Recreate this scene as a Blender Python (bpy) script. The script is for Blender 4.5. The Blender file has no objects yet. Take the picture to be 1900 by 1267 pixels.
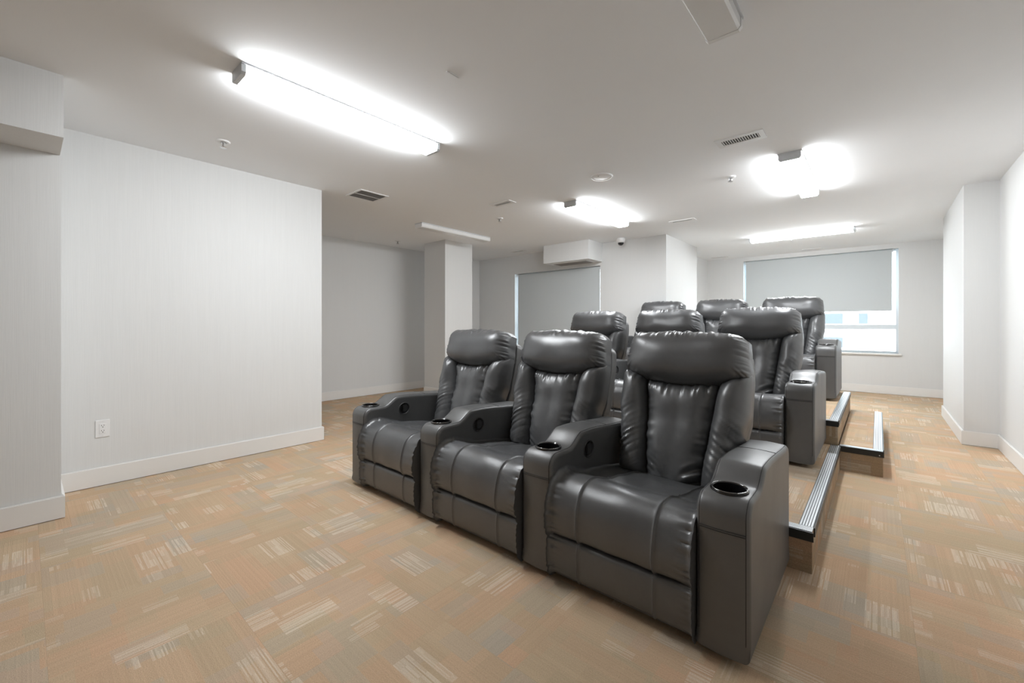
import bpy, bmesh, math, random
from mathutils import Vector, noise, Matrix

random.seed(7)
scene = bpy.context.scene
C = scene.collection

# ------------------------------------------------------------------ camera, sky, exposure
F_PX, YAW, HORIZON, CAM_H = 784.36, math.radians(40.92), 602.8, 1.124
cam_d = bpy.data.cameras.new('camera')
cam = bpy.data.objects.new('camera', cam_d)
C.objects.link(cam)
cam.location = (0, 0, CAM_H)
cam.rotation_euler = (math.pi / 2, 0, YAW)
cam_d.sensor_width = 36.0
cam_d.lens = F_PX * 36.0 / 1900.0
cam_d.shift_y = (HORIZON - 633.5) / 1900.0
cam_d.clip_start = 0.05
scene.camera = cam

world = bpy.data.worlds.new('overcast_sky')
scene.world = world
world.use_nodes = True
bgn = world.node_tree.nodes['Background']
bgn.inputs[0].default_value = (0.86, 0.93, 1.0, 1)
bgn.inputs[1].default_value = 13.0

scene.view_settings.view_transform = 'Standard'
scene.view_settings.look = 'None'
scene.view_settings.gamma = 1.0
scene.view_settings.use_curve_mapping = False
scene.view_settings.exposure = 0.0
LAMP = 64.0          # brightness of the fluorescent lenses

H = 2.44             # ceiling height

# ------------------------------------------------------------------ material helpers
class NT:
    def __init__(s, name):
        s.m = bpy.data.materials.new(name)
        s.m.use_nodes = True
        s.t = s.m.node_tree
        s.p = s.t.nodes['Principled BSDF']
        s.out = s.t.nodes['Material Output']
    def n(s, typ, ins=None, **kw):
        nd = s.t.nodes.new(typ)
        for k, v in kw.items():
            setattr(nd, k, v)
        for k, v in (ins or {}).items():
            s.put(nd.inputs[k], v)
        return nd
    def put(s, sock, v):
        if isinstance(v, bpy.types.NodeSocket):
            s.t.links.new(v, sock)
        else:
            sock.default_value = v
    def math(s, op, a, b=None, c=None, clamp=False):
        nd = s.t.nodes.new('ShaderNodeMath')
        nd.operation = op
        nd.use_clamp = clamp
        for i, v in enumerate((a, b, c)):
            if v is not None:
                s.put(nd.inputs[i], v)
        return nd.outputs[0]
    def mix(s, f, a, b, typ='MIX'):
        nd = s.t.nodes.new('ShaderNodeMix')
        nd.data_type = 'RGBA'
        nd.blend_type = typ
        s.put(nd.inputs[0], f)
        s.put(nd.inputs[6], a)
        s.put(nd.inputs[7], b)
        return nd.outputs[2]
    def xyz(s, x, y, z=0.0):
        nd = s.t.nodes.new('ShaderNodeCombineXYZ')
        for i, v in enumerate((x, y, z)):
            s.put(nd.inputs[i], v)
        return nd.outputs[0]
    def sep(s, v):
        nd = s.t.nodes.new('ShaderNodeSeparateXYZ')
        s.put(nd.inputs[0], v)
        return nd.outputs
    def white(s, v, w=None):
        nd = s.t.nodes.new('ShaderNodeTexWhiteNoise')
        nd.noise_dimensions = '3D'
        s.put(nd.inputs['Vector'], v)
        return nd.outputs
    def ramp(s, f, stops, interp='LINEAR'):
        nd = s.t.nodes.new('ShaderNodeValToRGB')
        nd.color_ramp.interpolation = interp
        el = nd.color_ramp.elements
        while len(el) < len(stops):
            el.new(0.5)
        for e, (p, c) in zip(el, stops):
            e.position = p
            e.color = c if len(c) == 4 else (*c, 1)
        s.put(nd.inputs[0], f)
        return nd.outputs[0]
    def set(s, **kw):
        for k, v in kw.items():
            s.put(s.p.inputs[k.replace('_', ' ')], v)
        return s
    def coord(s, which='Object'):
        return s.t.nodes.new('ShaderNodeTexCoord').outputs[which]

def simple(name, col, rough=0.5, metal=0.0, spec=0.5, noise_amt=0.04, nscale=8.0, bump=0.0, bscale=60.0):
    t = NT(name)
    co = t.coord()
    nz = t.n('ShaderNodeTexNoise', {'Vector': co, 'Scale': nscale, 'Detail': 3.0})
    k = t.math('MULTIPLY_ADD', nz.outputs['Fac'], 2 * noise_amt, 1 - noise_amt)
    nd = t.n('ShaderNodeVectorMath', operation='SCALE')
    nd.inputs[0].default_value = col[:3]
    t.put(nd.inputs['Scale'], k)
    t.set(Base_Color=nd.outputs[0], Roughness=rough, Metallic=metal)
    t.p.inputs['Specular IOR Level'].default_value = spec
    if bump:
        b = t.n('ShaderNodeTexNoise', {'Vector': co, 'Scale': bscale, 'Detail': 2.0})
        bp = t.n('ShaderNodeBump', {'Height': b.outputs['Fac'], 'Strength': bump, 'Distance': 0.002})
        t.set(Normal=bp.outputs[0])
    return t.m

def wallpaper(name, col, amt=0.05, bump=0.25):
    t = NT(name)
    co = t.coord()
    o = t.sep(co)
    v = t.xyz(t.math('MULTIPLY', o[0], 260), t.math('MULTIPLY', o[1], 260), t.math('MULTIPLY', o[2], 5))
    nz = t.n('ShaderNodeTexNoise', {'Vector': v, 'Scale': 1.0, 'Detail': 2.0})
    v2 = t.xyz(t.math('MULTIPLY', o[0], 40), t.math('MULTIPLY', o[1], 40), t.math('MULTIPLY', o[2], 1.2))
    nz2 = t.n('ShaderNodeTexNoise', {'Vector': v2, 'Scale': 1.0, 'Detail': 3.0})
    s = t.math('ADD', t.math('MULTIPLY', nz.outputs['Fac'], 0.6), t.math('MULTIPLY', nz2.outputs['Fac'], 0.4))
    k = t.math('MULTIPLY_ADD', s, 2 * amt, 1 - amt)
    nd = t.n('ShaderNodeVectorMath', operation='SCALE')
    nd.inputs[0].default_value = col
    t.put(nd.inputs['Scale'], k)
    bp = t.n('ShaderNodeBump', {'Height': s, 'Strength': bump, 'Distance': 0.002})
    t.set(Base_Color=nd.outputs[0], Roughness=0.62, Normal=bp.outputs[0])
    t.p.inputs['Specular IOR Level'].default_value = 0.3
    return t.m

def carpet(name, upright=False):
    """patchwork loop-pile carpet: blocks of tan, peach and grey yarn with cream dashes, fine tuft lines"""
    t = NT(name)
    o = t.sep(t.coord())
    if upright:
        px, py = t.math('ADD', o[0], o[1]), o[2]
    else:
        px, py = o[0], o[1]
    S = 0.5
    cx = t.math('FLOOR', t.math('MULTIPLY_ADD', px, 1 / S, 0.5))
    cy = t.math('FLOOR', t.math('MULTIPLY_ADD', py, 1 / S, 0.5))
    lx = t.math('SUBTRACT', px, t.math('MULTIPLY', cx, S))
    ly = t.math('SUBTRACT', py, t.math('MULTIPLY', cy, S))
    odd = t.math('ABSOLUTE', t.math('MODULO', t.math('ADD', cx, cy), 2))
    def pick(a, b):
        return t.math('ADD', t.math('MULTIPLY', a, t.math('SUBTRACT', 1, odd)), t.math('MULTIPLY', b, odd))
    u, v = pick(lx, ly), pick(ly, lx)
    rnd = t.n('ShaderNodeObjectInfo').outputs['Random']
    seed = t.math('ADD', t.math('MULTIPLY', rnd, 97.0), t.math('ADD', t.math('MULTIPLY', cx, 13.7), t.math('MULTIPLY', cy, 7.3)))
    r0 = t.sep(t.white(t.xyz(seed, 3.1, 1.7))['Color'])
    u2 = t.math('ADD', u, t.math('MULTIPLY', r0[0], 3.0))
    v2 = t.math('ADD', v, t.math('MULTIPLY', r0[1], 3.0))
    def blocks(nu, nv, k):
        row = t.math('FLOOR', t.math('MULTIPLY', v2, nv))
        rr = t.white(t.xyz(row, seed, k))['Value']
        col = t.math('FLOOR', t.math('MULTIPLY_ADD', u2, nu, t.math('MULTIPLY', rr, 5.0)))
        return t.white(t.xyz(col, row, t.math('ADD', seed, k)))['Value'], row, col
    b1, _, _ = blocks(4.2, 7.0, 0.0)
    b2, _, _ = blocks(7.0, 12.0, 31.0)
    b3, row3, col3 = blocks(5.0, 9.0, 77.0)
    b4, _, _ = blocks(9.0, 20.0, 51.0)
    pal = [(0.0, (0.47, 0.342, 0.225)), (0.24, (0.522, 0.348, 0.228)), (0.48, (0.44, 0.345, 0.23)),
           (0.66, (0.415, 0.358, 0.285)), (0.84, (0.50, 0.375, 0.25))]
    c1 = t.ramp(b1, pal, 'CONSTANT')
    c2 = t.ramp(b2, pal, 'CONSTANT')
    base = t.mix(0.42, c1, c2)
    # big slow colour drift
    geo = t.n('ShaderNodeNewGeometry').outputs['Position']
    big = t.n('ShaderNodeTexNoise', {'Vector': geo, 'Scale': 1.7, 'Detail': 2.0})
    base = t.mix(t.math('MULTIPLY', big.outputs['Fac'], 0.22), base, (0.50, 0.36, 0.245, 1))
    # tuft lines along u
    line = t.math('FLOOR', t.math('MULTIPLY', v2, 210.0))
    lr = t.white(t.xyz(line, seed, 5.0))['Value']
    lrb = t.white(t.xyz(line, t.math('FLOOR', t.math('MULTIPLY', u2, 14.0)), 9.0))['Value']
    # cream dashes in some blocks
    on = t.math('GREATER_THAN', b3, 0.86)
    on4 = t.math('MULTIPLY', t.math('GREATER_THAN', b4, 0.93), 0.7)
    on = t.math('MAXIMUM', on, on4)
    dash = t.math('MULTIPLY', on, t.math('MULTIPLY', t.math('GREATER_THAN', lr, 0.30), t.math('MULTIPLY_ADD', lrb, 0.45, 0.15)))
    fine = t.n('ShaderNodeTexNoise', {'Vector': geo, 'Scale': 260.0, 'Detail': 3.0})
    col = t.mix(dash, base, (0.66, 0.58, 0.47, 1))
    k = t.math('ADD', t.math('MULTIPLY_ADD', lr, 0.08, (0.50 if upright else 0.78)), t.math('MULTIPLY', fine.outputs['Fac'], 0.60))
    nd = t.n('ShaderNodeVectorMath', operation='SCALE')
    t.put(nd.inputs[0], col)
    t.put(nd.inputs['Scale'], k)
    hgt = t.math('ADD', t.math('MULTIPLY', fine.outputs['Fac'], 0.8), t.math('MULTIPLY', lr, 0.4))
    bp = t.n('ShaderNodeBump', {'Height': hgt, 'Strength': 0.5, 'Distance': 0.004})
    t.set(Base_Color=nd.outputs[0], Roughness=0.95, Normal=bp.outputs[0])
    t.p.inputs['Specular IOR Level'].default_value = 0.1
    return t.m

def leather(name, col, rough, bump=0.12):
    t = NT(name)
    co = t.coord()
    vor = t.n('ShaderNodeTexVoronoi', {'Vector': co, 'Scale': 420.0}, feature='F1')
    nz = t.n('ShaderNodeTexNoise', {'Vector': co, 'Scale': 26.0, 'Detail': 4.0})
    big = t.n('ShaderNodeTexNoise', {'Vector': co, 'Scale': 5.0, 'Detail': 2.0})
    r = t.math('MULTIPLY_ADD', big.outputs['Fac'], 0.14, rough - 0.07)
    h = t.math('ADD', t.math('MULTIPLY', vor.outputs['Distance'], 0.35), t.math('MULTIPLY', nz.outputs['Fac'], 0.9))
    bp = t.n('ShaderNodeBump', {'Height': h, 'Strength': bump, 'Distance': 0.003})
    k = t.math('MULTIPLY_ADD', nz.outputs['Fac'], 0.2, 0.9)
    nd = t.n('ShaderNodeVectorMath', operation='SCALE')
    nd.inputs[0].default_value = col
    t.put(nd.inputs['Scale'], k)
    t.set(Base_Color=nd.outputs[0], Roughness=r, Normal=bp.outputs[0])
    t.p.inputs['Specular IOR Level'].default_value = 1.0
    return t.m

def emissive(name, col, strength):
    t = NT(name)
    t.set(Base_Color=(0.8, 0.8, 0.8, 1), Roughness=0.4)
    t.p.inputs['Emission Color'].default_value = (*col, 1)
    t.p.inputs['Emission Strength'].default_value = strength
    return t.m

def glass(name):
    t = NT(name)
    fr = t.n('ShaderNodeFresnel', {'IOR': 1.45})
    tr = t.n('ShaderNodeBsdfTransparent', {'Color': (0.93, 0.97, 0.98, 1)})
    gl = t.n('ShaderNodeBsdfGlossy', {'Roughness': 0.02})
    mx = t.n('ShaderNodeMixShader')
    t.put(mx.inputs[0], fr.outputs[0])
    t.put(mx.inputs[1], tr.outputs[0])
    t.put(mx.inputs[2], gl.outputs[0])
    t.t.links.new(mx.outputs[0], t.out.inputs['Surface'])
    return t.m

def blind_fabric(name, col, trans):
    t = NT(name)
    o = t.sep(t.coord())
    wv = t.n('ShaderNodeTexNoise', {'Vector': t.xyz(t.math('MULTIPLY', o[0], 500), o[1], t.math('MULTIPLY', o[2], 500)), 'Scale': 1.0, 'Detail': 1.0})
    k = t.math('MULTIPLY_ADD', wv.outputs['Fac'], 0.06, 0.97)
    nd = t.n('ShaderNodeVectorMath', operation='SCALE')
    nd.inputs[0].default_value = col
    t.put(nd.inputs['Scale'], k)
    df = t.n('ShaderNodeBsdfDiffuse', {'Color': nd.outputs[0]})
    tl = t.n('ShaderNodeBsdfTranslucent', {'Color': (0.75, 0.82, 0.86, 1)})
    mx = t.n('ShaderNodeMixShader')
    mx.inputs[0].default_value = trans
    t.put(mx.inputs[1], df.outputs[0])
    t.put(mx.inputs[2], tl.outputs[0])
    t.t.links.new(mx.outputs[0], t.out.inputs['Surface'])
    return t.m

M = {}
M['wall'] = wallpaper('wall_vinyl', (0.75, 0.755, 0.75), 0.03, 0.15)
M['paper'] = wallpaper('wall_string_paper', (0.75, 0.755, 0.75), 0.055, 0.25)
M['ceiling'] = simple('ceiling_paint', (0.915, 0.93, 0.945), 0.9, spec=0.15, noise_amt=0.012, nscale=2.5, bump=0.05, bscale=120)
M['trim'] = simple('white_trim_paint', (0.84, 0.83, 0.81), 0.42, noise_amt=0.01)
M['carpet'] = carpet('patchwork_carpet')
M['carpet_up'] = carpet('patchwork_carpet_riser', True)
M['leather'] = leather('black_leather', (0.078, 0.080, 0.083), 0.37)
M['leather_flat'] = leather('black_leather_panel', (0.086, 0.087, 0.087), 0.42, 0.06)
M['stitch'] = simple('dark_thread', (0.012, 0.012, 0.013), 0.6)
M['black'] = simple('black_plastic', (0.012, 0.013, 0.013), 0.35)
M['lever'] = simple('charcoal_plastic', (0.045, 0.046, 0.046), 0.38)
M['gloss_black'] = simple('gloss_black_plastic', (0.010, 0.010, 0.011), 0.12)
M['rim'] = simple('dark_chrome', (0.25, 0.25, 0.25), 0.12, metal=1.0)
M['nose_lip'] = simple('nosing_lip_black', (0.016, 0.018, 0.018), 0.38)
M['alu'] = simple('brushed_aluminium', (0.62, 0.64, 0.66), 0.36, metal=0.85)
M['groove'] = simple('nosing_groove', (0.06, 0.065, 0.07), 0.5)
M['white_metal'] = simple('white_enamel', (0.82, 0.82, 0.82), 0.35, noise_amt=0.01)
M['pan'] = simple('fixture_pan_enamel', (0.62, 0.64, 0.66), 0.4, noise_amt=0.01)
M['lens_on'] = emissive('lit_prismatic_lens', (0.945, 0.975, 1.0), LAMP)
M['lens_off'] = simple('unlit_prismatic_lens', (0.86, 0.87, 0.87), 0.25, noise_amt=0.02, bump=0.2, bscale=300)
M['vent_dark'] = simple('duct_dark', (0.05, 0.048, 0.045), 0.8)
M['vent_grey'] = simple('grille_grey', (0.30, 0.29, 0.28), 0.6)
M['white_plastic'] = simple('white_plastic', (0.86, 0.86, 0.86), 0.3, noise_amt=0.01)
M['slot'] = simple('socket_slot', (0.02, 0.02, 0.02), 0.6)
M['chrome'] = simple('sprinkler_chrome', (0.72, 0.72, 0.72), 0.18, metal=1.0)
M['smoke'] = simple('smoked_dome', (0.02, 0.02, 0.022), 0.08)
M['frame'] = simple('window_frame_vinyl', (0.72, 0.78, 0.82), 0.35, noise_amt=0.01)
M['glass'] = glass('window_glass')
M['blind'] = blind_fabric('grey_blind_fabric', (0.60, 0.635, 0.645), 0.022)
M['facade'] = simple('pale_facade', (0.84, 0.84, 0.83), 0.8, noise_amt=0.03)
M['fac_glass'] = simple('facade_glass', (0.085, 0.095, 0.105), 0.6, spec=0.05)
M['fac_brick'] = simple('facade_band', (0.11, 0.105, 0.115), 0.8)
M['outside_ground'] = simple('asphalt', (0.55, 0.55, 0.55), 0.9)

# ------------------------------------------------------------------ mesh helpers
def box(bm, x0, x1, y0, y1, z0, z1, bev=0.0):
    vs = [bm.verts.new(p) for p in ((x0, y0, z0), (x1, y0, z0), (x1, y1, z0), (x0, y1, z0),
                                    (x0, y0, z1), (x1, y0, z1), (x1, y1, z1), (x0, y1, z1))]
    fs = [bm.faces.new([vs[i] for i in q]) for q in ((3, 2, 1, 0), (4, 5, 6, 7), (0, 1, 5, 4), (1, 2, 6, 5), (2, 3, 7, 6), (3, 0, 4, 7))]
    if bev:
        es = list({e for f in fs for e in f.edges})
        bmesh.ops.bevel(bm, geom=es, offset=bev, segments=2, profile=0.6, affect='EDGES')
    return bm

def nbox(*a, bev=0.0):
    return box(bmesh.new(), *a, bev=bev)

def lathe(bm, prof, cx=0, cy=0, cz=0, seg=32, flip=False):
    """prof = [(r, z)...]; closes on the axis where r = 0"""
    rings = []
    for r, z in prof:
        if r < 1e-6:
            rings.append([bm.verts.new((cx, cy, cz + z))])
        else:
            rings.append([bm.verts.new((cx + r * math.cos(2 * math.pi * i / seg), cy + r * math.sin(2 * math.pi * i / seg), cz + z)) for i in range(seg)])
    for a, b in zip(rings, rings[1:]):
        for i in range(seg):
            j = (i + 1) % seg
            if len(a) == 1 and len(b) == 1:
                continue
            if len(a) == 1:
                f = (a[0], b[j], b[i])
            elif len(b) == 1:
                f = (a[i], a[j], b[0])
            else:
                f = (a[i], a[j], b[j], b[i])
            bm.faces.new(f)
    bmesh.ops.recalc_face_normals(bm, faces=bm.faces)
    return bm

def tube(bm, pts, r, seg=6, closed=False):
    pts = [Vector(p) for p in pts]
    n = len(pts)
    rings = []
    for i, p in enumerate(pts):
        a = pts[(i - 1) % n] if (closed or i > 0) else p
        b = pts[(i + 1) % n] if (closed or i < n - 1) else p
        d = (b - a).normalized()
        up = Vector((1, 0, 0)) if abs(d.x) < 0.8 else Vector((0, 0, 1))
        s = d.cross(up).normalized()
        w = s.cross(d).normalized()
        rings.append([bm.verts.new(p + s * r * math.cos(2 * math.pi * k / seg) + w * r * math.sin(2 * math.pi * k / seg)) for k in range(seg)])
    m = n if closed else n - 1
    for i in range(m):
        a, b = rings[i], rings[(i + 1) % n]
        for k in range(seg):
            bm.faces.new((a[k], a[(k + 1) % seg], b[(k + 1) % seg], b[k]))
    if not closed:
        bm.faces.new(rings[0][::-1])
        bm.faces.new(rings[-1])
    bmesh.ops.recalc_face_normals(bm, faces=bm.faces)
    return bm

def mesh_of(name, bm, mat, smooth=None):
    me = bpy.data.meshes.new(name)
    bm.to_mesh(me)
    bm.free()
    me.materials.append(mat)
    if smooth is not None:
        me.shade_smooth()
        if smooth < 179:
            me.set_sharp_from_angle(angle=math.radians(smooth))
    return me

def obj(name, bm, mat, parent=None, smooth=None, loc=None):
    me = bm if isinstance(bm, bpy.types.Mesh) else mesh_of(name, bm, mat, smooth)
    o = bpy.data.objects.new(name, me)
    C.objects.link(o)
    if parent:
        o.parent = parent
    if loc:
        o.location = loc
    return o

def tag(o, label=None, cat=None, group=None, kind=None):
    if label: o['label'] = label
    if cat: o['category'] = cat
    if group: o['group'] = group
    if kind: o['kind'] = kind
    return o

def empty(name, loc=(0, 0, 0), rz=0.0, label=None, cat=None, group=None, kind=None):
    o = bpy.data.objects.new(name, None)
    o.empty_display_size = 0.1
    C.objects.link(o)
    o.location = loc
    o.rotation_euler = (0, 0, rz)
    return tag(o, label, cat, group, kind)

def struct(name, bm, mat, label, cat, smooth=None):
    o = obj(name, bm, mat, smooth=smooth)
    return tag(o, label, cat, kind='structure')

def copy_tree(o, parent=None):
    c = o.copy()
    C.objects.link(c)
    c.parent = parent
    for ch in list(o.children):
        copy_tree(ch, c)
    return c

def smooth01(a):
    a = max(0.0, min(1.0, a))
    return a * a * (3 - 2 * a)

# ------------------------------------------------------------------ room shell
XA, YA = -4.114, 1.905          # long papered wall and where it ends
XN = -3.600                     # nearer wall on the left
XR = -6.170                     # far side of the alcove
Y1 = 6.100                      # wall with the covered window
X1 = -2.328                     # corner where that wall turns back
YB = 9.190                      # far window wall
XB = -2.650
XW = 0.833                      # right wall
YF = -3.60                      # wall behind the camera
T = 0.18

# floor slab with carpet tiles laid over it
floor = struct('floor', nbox(XR - T, XW + T, YF - T, YB + T, -0.16, -0.007), M['outside_ground'],
               'tan patchwork carpet tile floor running through the whole room', 'floor')
TS = 0.5
tile_bm = nbox(-TS / 2 + 0.00015, TS / 2 - 0.00015, -TS / 2 + 0.00015, TS / 2 - 0.00015, -0.007, 0.0)
tile_me = mesh_of('carpet_tile', tile_bm, M['carpet'])
rest = bmesh.new()
cs, sn = math.cos(YAW), math.sin(YAW)
cand = []
nx0, ny0 = math.floor((XR - 0.2) / TS), math.floor(YF / TS)
for ix in range(nx0, 3):
    for iy in range(ny0, 19):
        x, y = (ix + 0.5) * TS + 0.10, (iy + 0.5) * TS + 0.05
        if x - TS / 2 > XW or x + TS / 2 < XR or y - TS / 2 > YB or y + TS / 2 < YF:
            continue
        if x < XB - 0.3 and y > Y1 + 0.3:
            continue
        if x < XA - 0.3 and y < 0.5:
            continue
        if x < XN - 0.3 and y < -0.3:
            continue
        d = -x * sn + y * cs
        uu = x * cs + y * sn
        covered = -2.7 < x < -0.5 and 2.65 < y < 5.7
        vis = d > 0.35 and abs(uu / d) < 1.32 and not covered
        cand.append((not vis, d, x, y, ix, iy))
cand.sort()
for k, (hid, d, x, y, ix, iy) in enumerate(cand):
    if not hid and k < 296:
        o = bpy.data.objects.new('carpet_tile', tile_me)
        C.objects.link(o)
        o.parent = floor
        o.location = (x, y, 0)
        o.rotation_euler = (0, 0, math.pi / 2 * (((ix + iy) % 2) + 2 * random.randint(0, 1)))
    else:
        box(rest, x - TS / 2 + 0.00015, x + TS / 2 - 0.00015, y - TS / 2 + 0.00015, y + TS / 2 - 0.00015, -0.007, 0.0)
o = obj('carpet_tile_remainder', rest, M['carpet'], floor)
o['kind'] = 'stuff'

ceiling = struct('ceiling', nbox(XR - T, XW + T, YF - T, YB + T, H, H + 0.15), M['ceiling'],
                 'flat off-white painted ceiling carrying the fluorescent fixtures', 'ceiling')

def wall(name, bm, label, mat='wall'):
    return struct(name, bm, M[mat], label, 'wall')

wall('wall_left', nbox(XA - T, XA, 0.14 - T, YA, 0, H), 'long pale textured wall holding the power outlet', 'paper')
wall('wall_left_front', box(nbox(XN - 0.5, XN, YF, 0.14, 0, H), XN, -3.249, YF, 0.136, 2.112, H),
     'near wall stub with an overhanging bulkhead at the left edge', 'paper')
wall('wall_alcove', nbox(XR - T, XR, 1.2, Y1 + T, 0, H), 'shadowed wall at the back of the alcove behind the column')
wall('wall_alcove_end', nbox(XR, XA - T, 1.2 - T, 1.2, 0, H), 'short end wall of the alcove hidden behind the papered wall')
# window wall 1 with opening
W1 = dict(x0=-5.215, x1=-3.400, z0=0.66, z1=2.085)
b = bmesh.new()
box(b, XR, W1['x0'], Y1, Y1 + T, 0, H)
box(b, W1['x1'], X1, Y1, Y1 + T, 0, H)
box(b, W1['x0'], W1['x1'], Y1, Y1 + T, 0, W1['z0'])
box(b, W1['x0'], W1['x1'], Y1, Y1 + T, W1['z1'], H)
wall('wall_back_left', b, 'wall around the fully covered window with the dome camera')
wall('wall_back_return', nbox(X1 - 0.32 - T, X1, Y1 + T, 7.474, 0, H), 'bright return wall beside the back row headrests')
wall('wall_back_side', nbox(XB - T, XB, 7.474, YB + T, 0, H), 'narrow side wall left of the half covered window')
W2 = dict(x0=-1.99, x1=0.245, z0=0.66, z1=2.36)
b = bmesh.new()
box(b, XB, W2['x0'], YB, YB + T, 0, H)
box(b, W2['x1'], XW + T, YB, YB + T, 0, H)
box(b, W2['x0'], W2['x1'], YB, YB + T, 0, W2['z0'])
box(b, W2['x0'], W2['x1'], YB, YB + T, W2['z1'], H)
wall('wall_back', b, 'far end wall around the half covered window')
wall('wall_right', nbox(XW, XW + T, YF, YB, 0, H), 'white wall along the right side aisle')
wall('wall_right_pilaster', nbox(0.606, XW, 5.79, 7.45, 0, H), 'white pilaster jutting from the right wall')
wall('wall_front', nbox(XN, XW, YF - T, YF, 0, H), 'plain wall behind the photographer')
wall('wall_column', nbox(-5.556, -5.044, 4.245, 4.82, 0, H), 'square free standing column under the dark ceiling fixture')

# baseboards
BH, BT = 0.132, 0.016
def baseboard(name, x0, y0, x1, y1, label, side):
    """runs from (x0,y0) to (x1,y1); side = outward normal"""
    b = bmesh.new()
    nx, ny = side
    xa, xb = sorted((x0, x1)); ya, yb = sorted((y0, y1))
    if nx: xa, xb = sorted((x0, x0 + nx * BT))
    if ny: ya, yb = sorted((y0, y0 + ny * BT))
    box(b, xa, xb, ya, yb, 0.004, BH)
    top = [e for e in b.edges if all(abs(v.co.z - BH) < 1e-5 for v in e.verts)]
    bmesh.ops.bevel(b, geom=top, offset=0.005, segments=2, affect='EDGES')
    return struct(name, b, M['trim'], label, 'baseboard')
baseboard('baseboard_left', XA, 0.14, XA, YA + BT, 'tall white baseboard under the power outlet wall', (1, 0))
baseboard('baseboard_left_end', XA - T, YA, XA, YA, 'white baseboard wrapping the end of the papered wall', (0, 1))
baseboard('baseboard_left_front', XN, YF, XN, 0.14 + BT, 'white baseboard on the near wall stub at the left edge', (1, 0))
baseboard('baseboard_left_return', XA + BT, 0.14, XN, 0.14, 'white baseboard on the return between the two left walls', (0, 1))
baseboard('baseboard_alcove', XR, 1.2, XR, Y1, 'white baseboard along the alcove wall', (1, 0))
baseboard('baseboard_column_front', -5.556, 4.245, -5.044, 4.245, 'white baseboard across the front of the column', (0, -1))
baseboard('baseboard_column_side', -5.044, 4.245 - BT, -5.044, 4.82, 'white baseboard on the right side of the column', (1, 0))
baseboard('baseboard_back_left', XR + BT, Y1, X1, Y1, 'white baseboard under the fully covered window', (0, -1))
baseboard('baseboard_back_return', X1, Y1 - BT, X1, 7.474, 'white baseboard on the bright return wall', (1, 0))
baseboard('baseboard_back_side', XB, 7.474, XB, YB, 'white baseboard on the narrow side wall', (1, 0))
baseboard('baseboard_back', XB + BT, YB, XW - BT, YB, 'white baseboard under the half covered window', (0, -1))
baseboard('baseboard_right', XW, YF, XW, 5.79, 'white baseboard along the right wall', (-1, 0))
baseboard('baseboard_right_far', XW, 7.45, XW, YB, 'white baseboard behind the right pilaster', (-1, 0))
baseboard('baseboard_pilaster_front', 0.606 - BT, 5.79, XW - BT, 5.79, 'white baseboard on the front of the pilaster', (0, -1))
baseboard('baseboard_pilaster_side', 0.606, 5.79, 0.606, 7.45, 'white baseboard on the aisle side of the pilaster', (-1, 0))

# box bulkhead over window 1
bk = empty('trim_1', (-3.791, 5.88, 2.15), label='white boxed duct bulkhead hanging over the fully covered window', cat='bulkhead', kind='structure')
obj('duct_casing', nbox(-0.427, 0.427, -0.212, 0.219, -0.007, 0.289), M['wall'], bk)
g = obj('grille', nbox(-0.33, 0.33, -0.10, 0.16, -0.016, -0.007, bev=0.002), M['white_metal'], bk)
for k in range(9):
    obj('slat', nbox(-0.31, 0.31, -0.085 + k * 0.026, -0.075 + k * 0.026, -0.021, -0.016), M['vent_grey'], g)

# small crack of lifted paint on the ceiling
cr = bmesh.new()
box(cr, -1.697, -1.689, 1.435, 1.515, H - 0.004, H)
box(cr, -1.683, -1.680, 1.445, 1.50, H - 0.003, H)
struct('trim_2', cr, M['ceiling'], 'short ridge of lifted paint on the ceiling', 'ceiling crack')

# ------------------------------------------------------------------ windows
def window(name, W, Y, label, rails):
    w = empty(name, ((W['x0'] + W['x1']) / 2, Y + 0.12, W['z0']), label=label, cat='window', kind='structure')
    hw, hh = (W['x1'] - W['x0']) / 2, W['z1'] - W['z0']
    fw = 0.032
    f = bmesh.new()
    box(f, -hw, -hw + fw, -0.03, 0.03, 0, hh)
    box(f, hw - fw, hw, -0.03, 0.03, 0, hh)
    box(f, -hw + fw, hw - fw, -0.03, 0.03, 0, fw)
    box(f, -hw + fw, hw - fw, -0.03, 0.03, hh - fw, hh)
    obj('window_frame', f, M['frame'], w)
    zs = [fw] + list(rails) + [hh - fw]
    for r in rails:
        obj('rail', nbox(-hw + fw, hw - fw, -0.026, 0.026, r - 0.038, r + 0.038), M['frame'], w)
    for a, c in zip(zs, zs[1:]):
        a2 = a + (0.038 if a in rails else 0); c2 = c - (0.038 if c in rails else 0)
        obj('pane', nbox(-hw + fw, hw - fw, -0.004, 0.004, a2, c2), M['glass'], w)
    s = obj('window_sill', nbox(-hw - 0.035, hw + 0.035, -0.155, -0.03, -0.028, 0.0, bev=0.005), M['trim'], w)
    return w
window('window_1', W1, Y1, 'window behind the fully lowered blind', [0.43])
window('window_2', W2, YB, 'wide window half open to daylight below its blind', [0.43])

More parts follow.
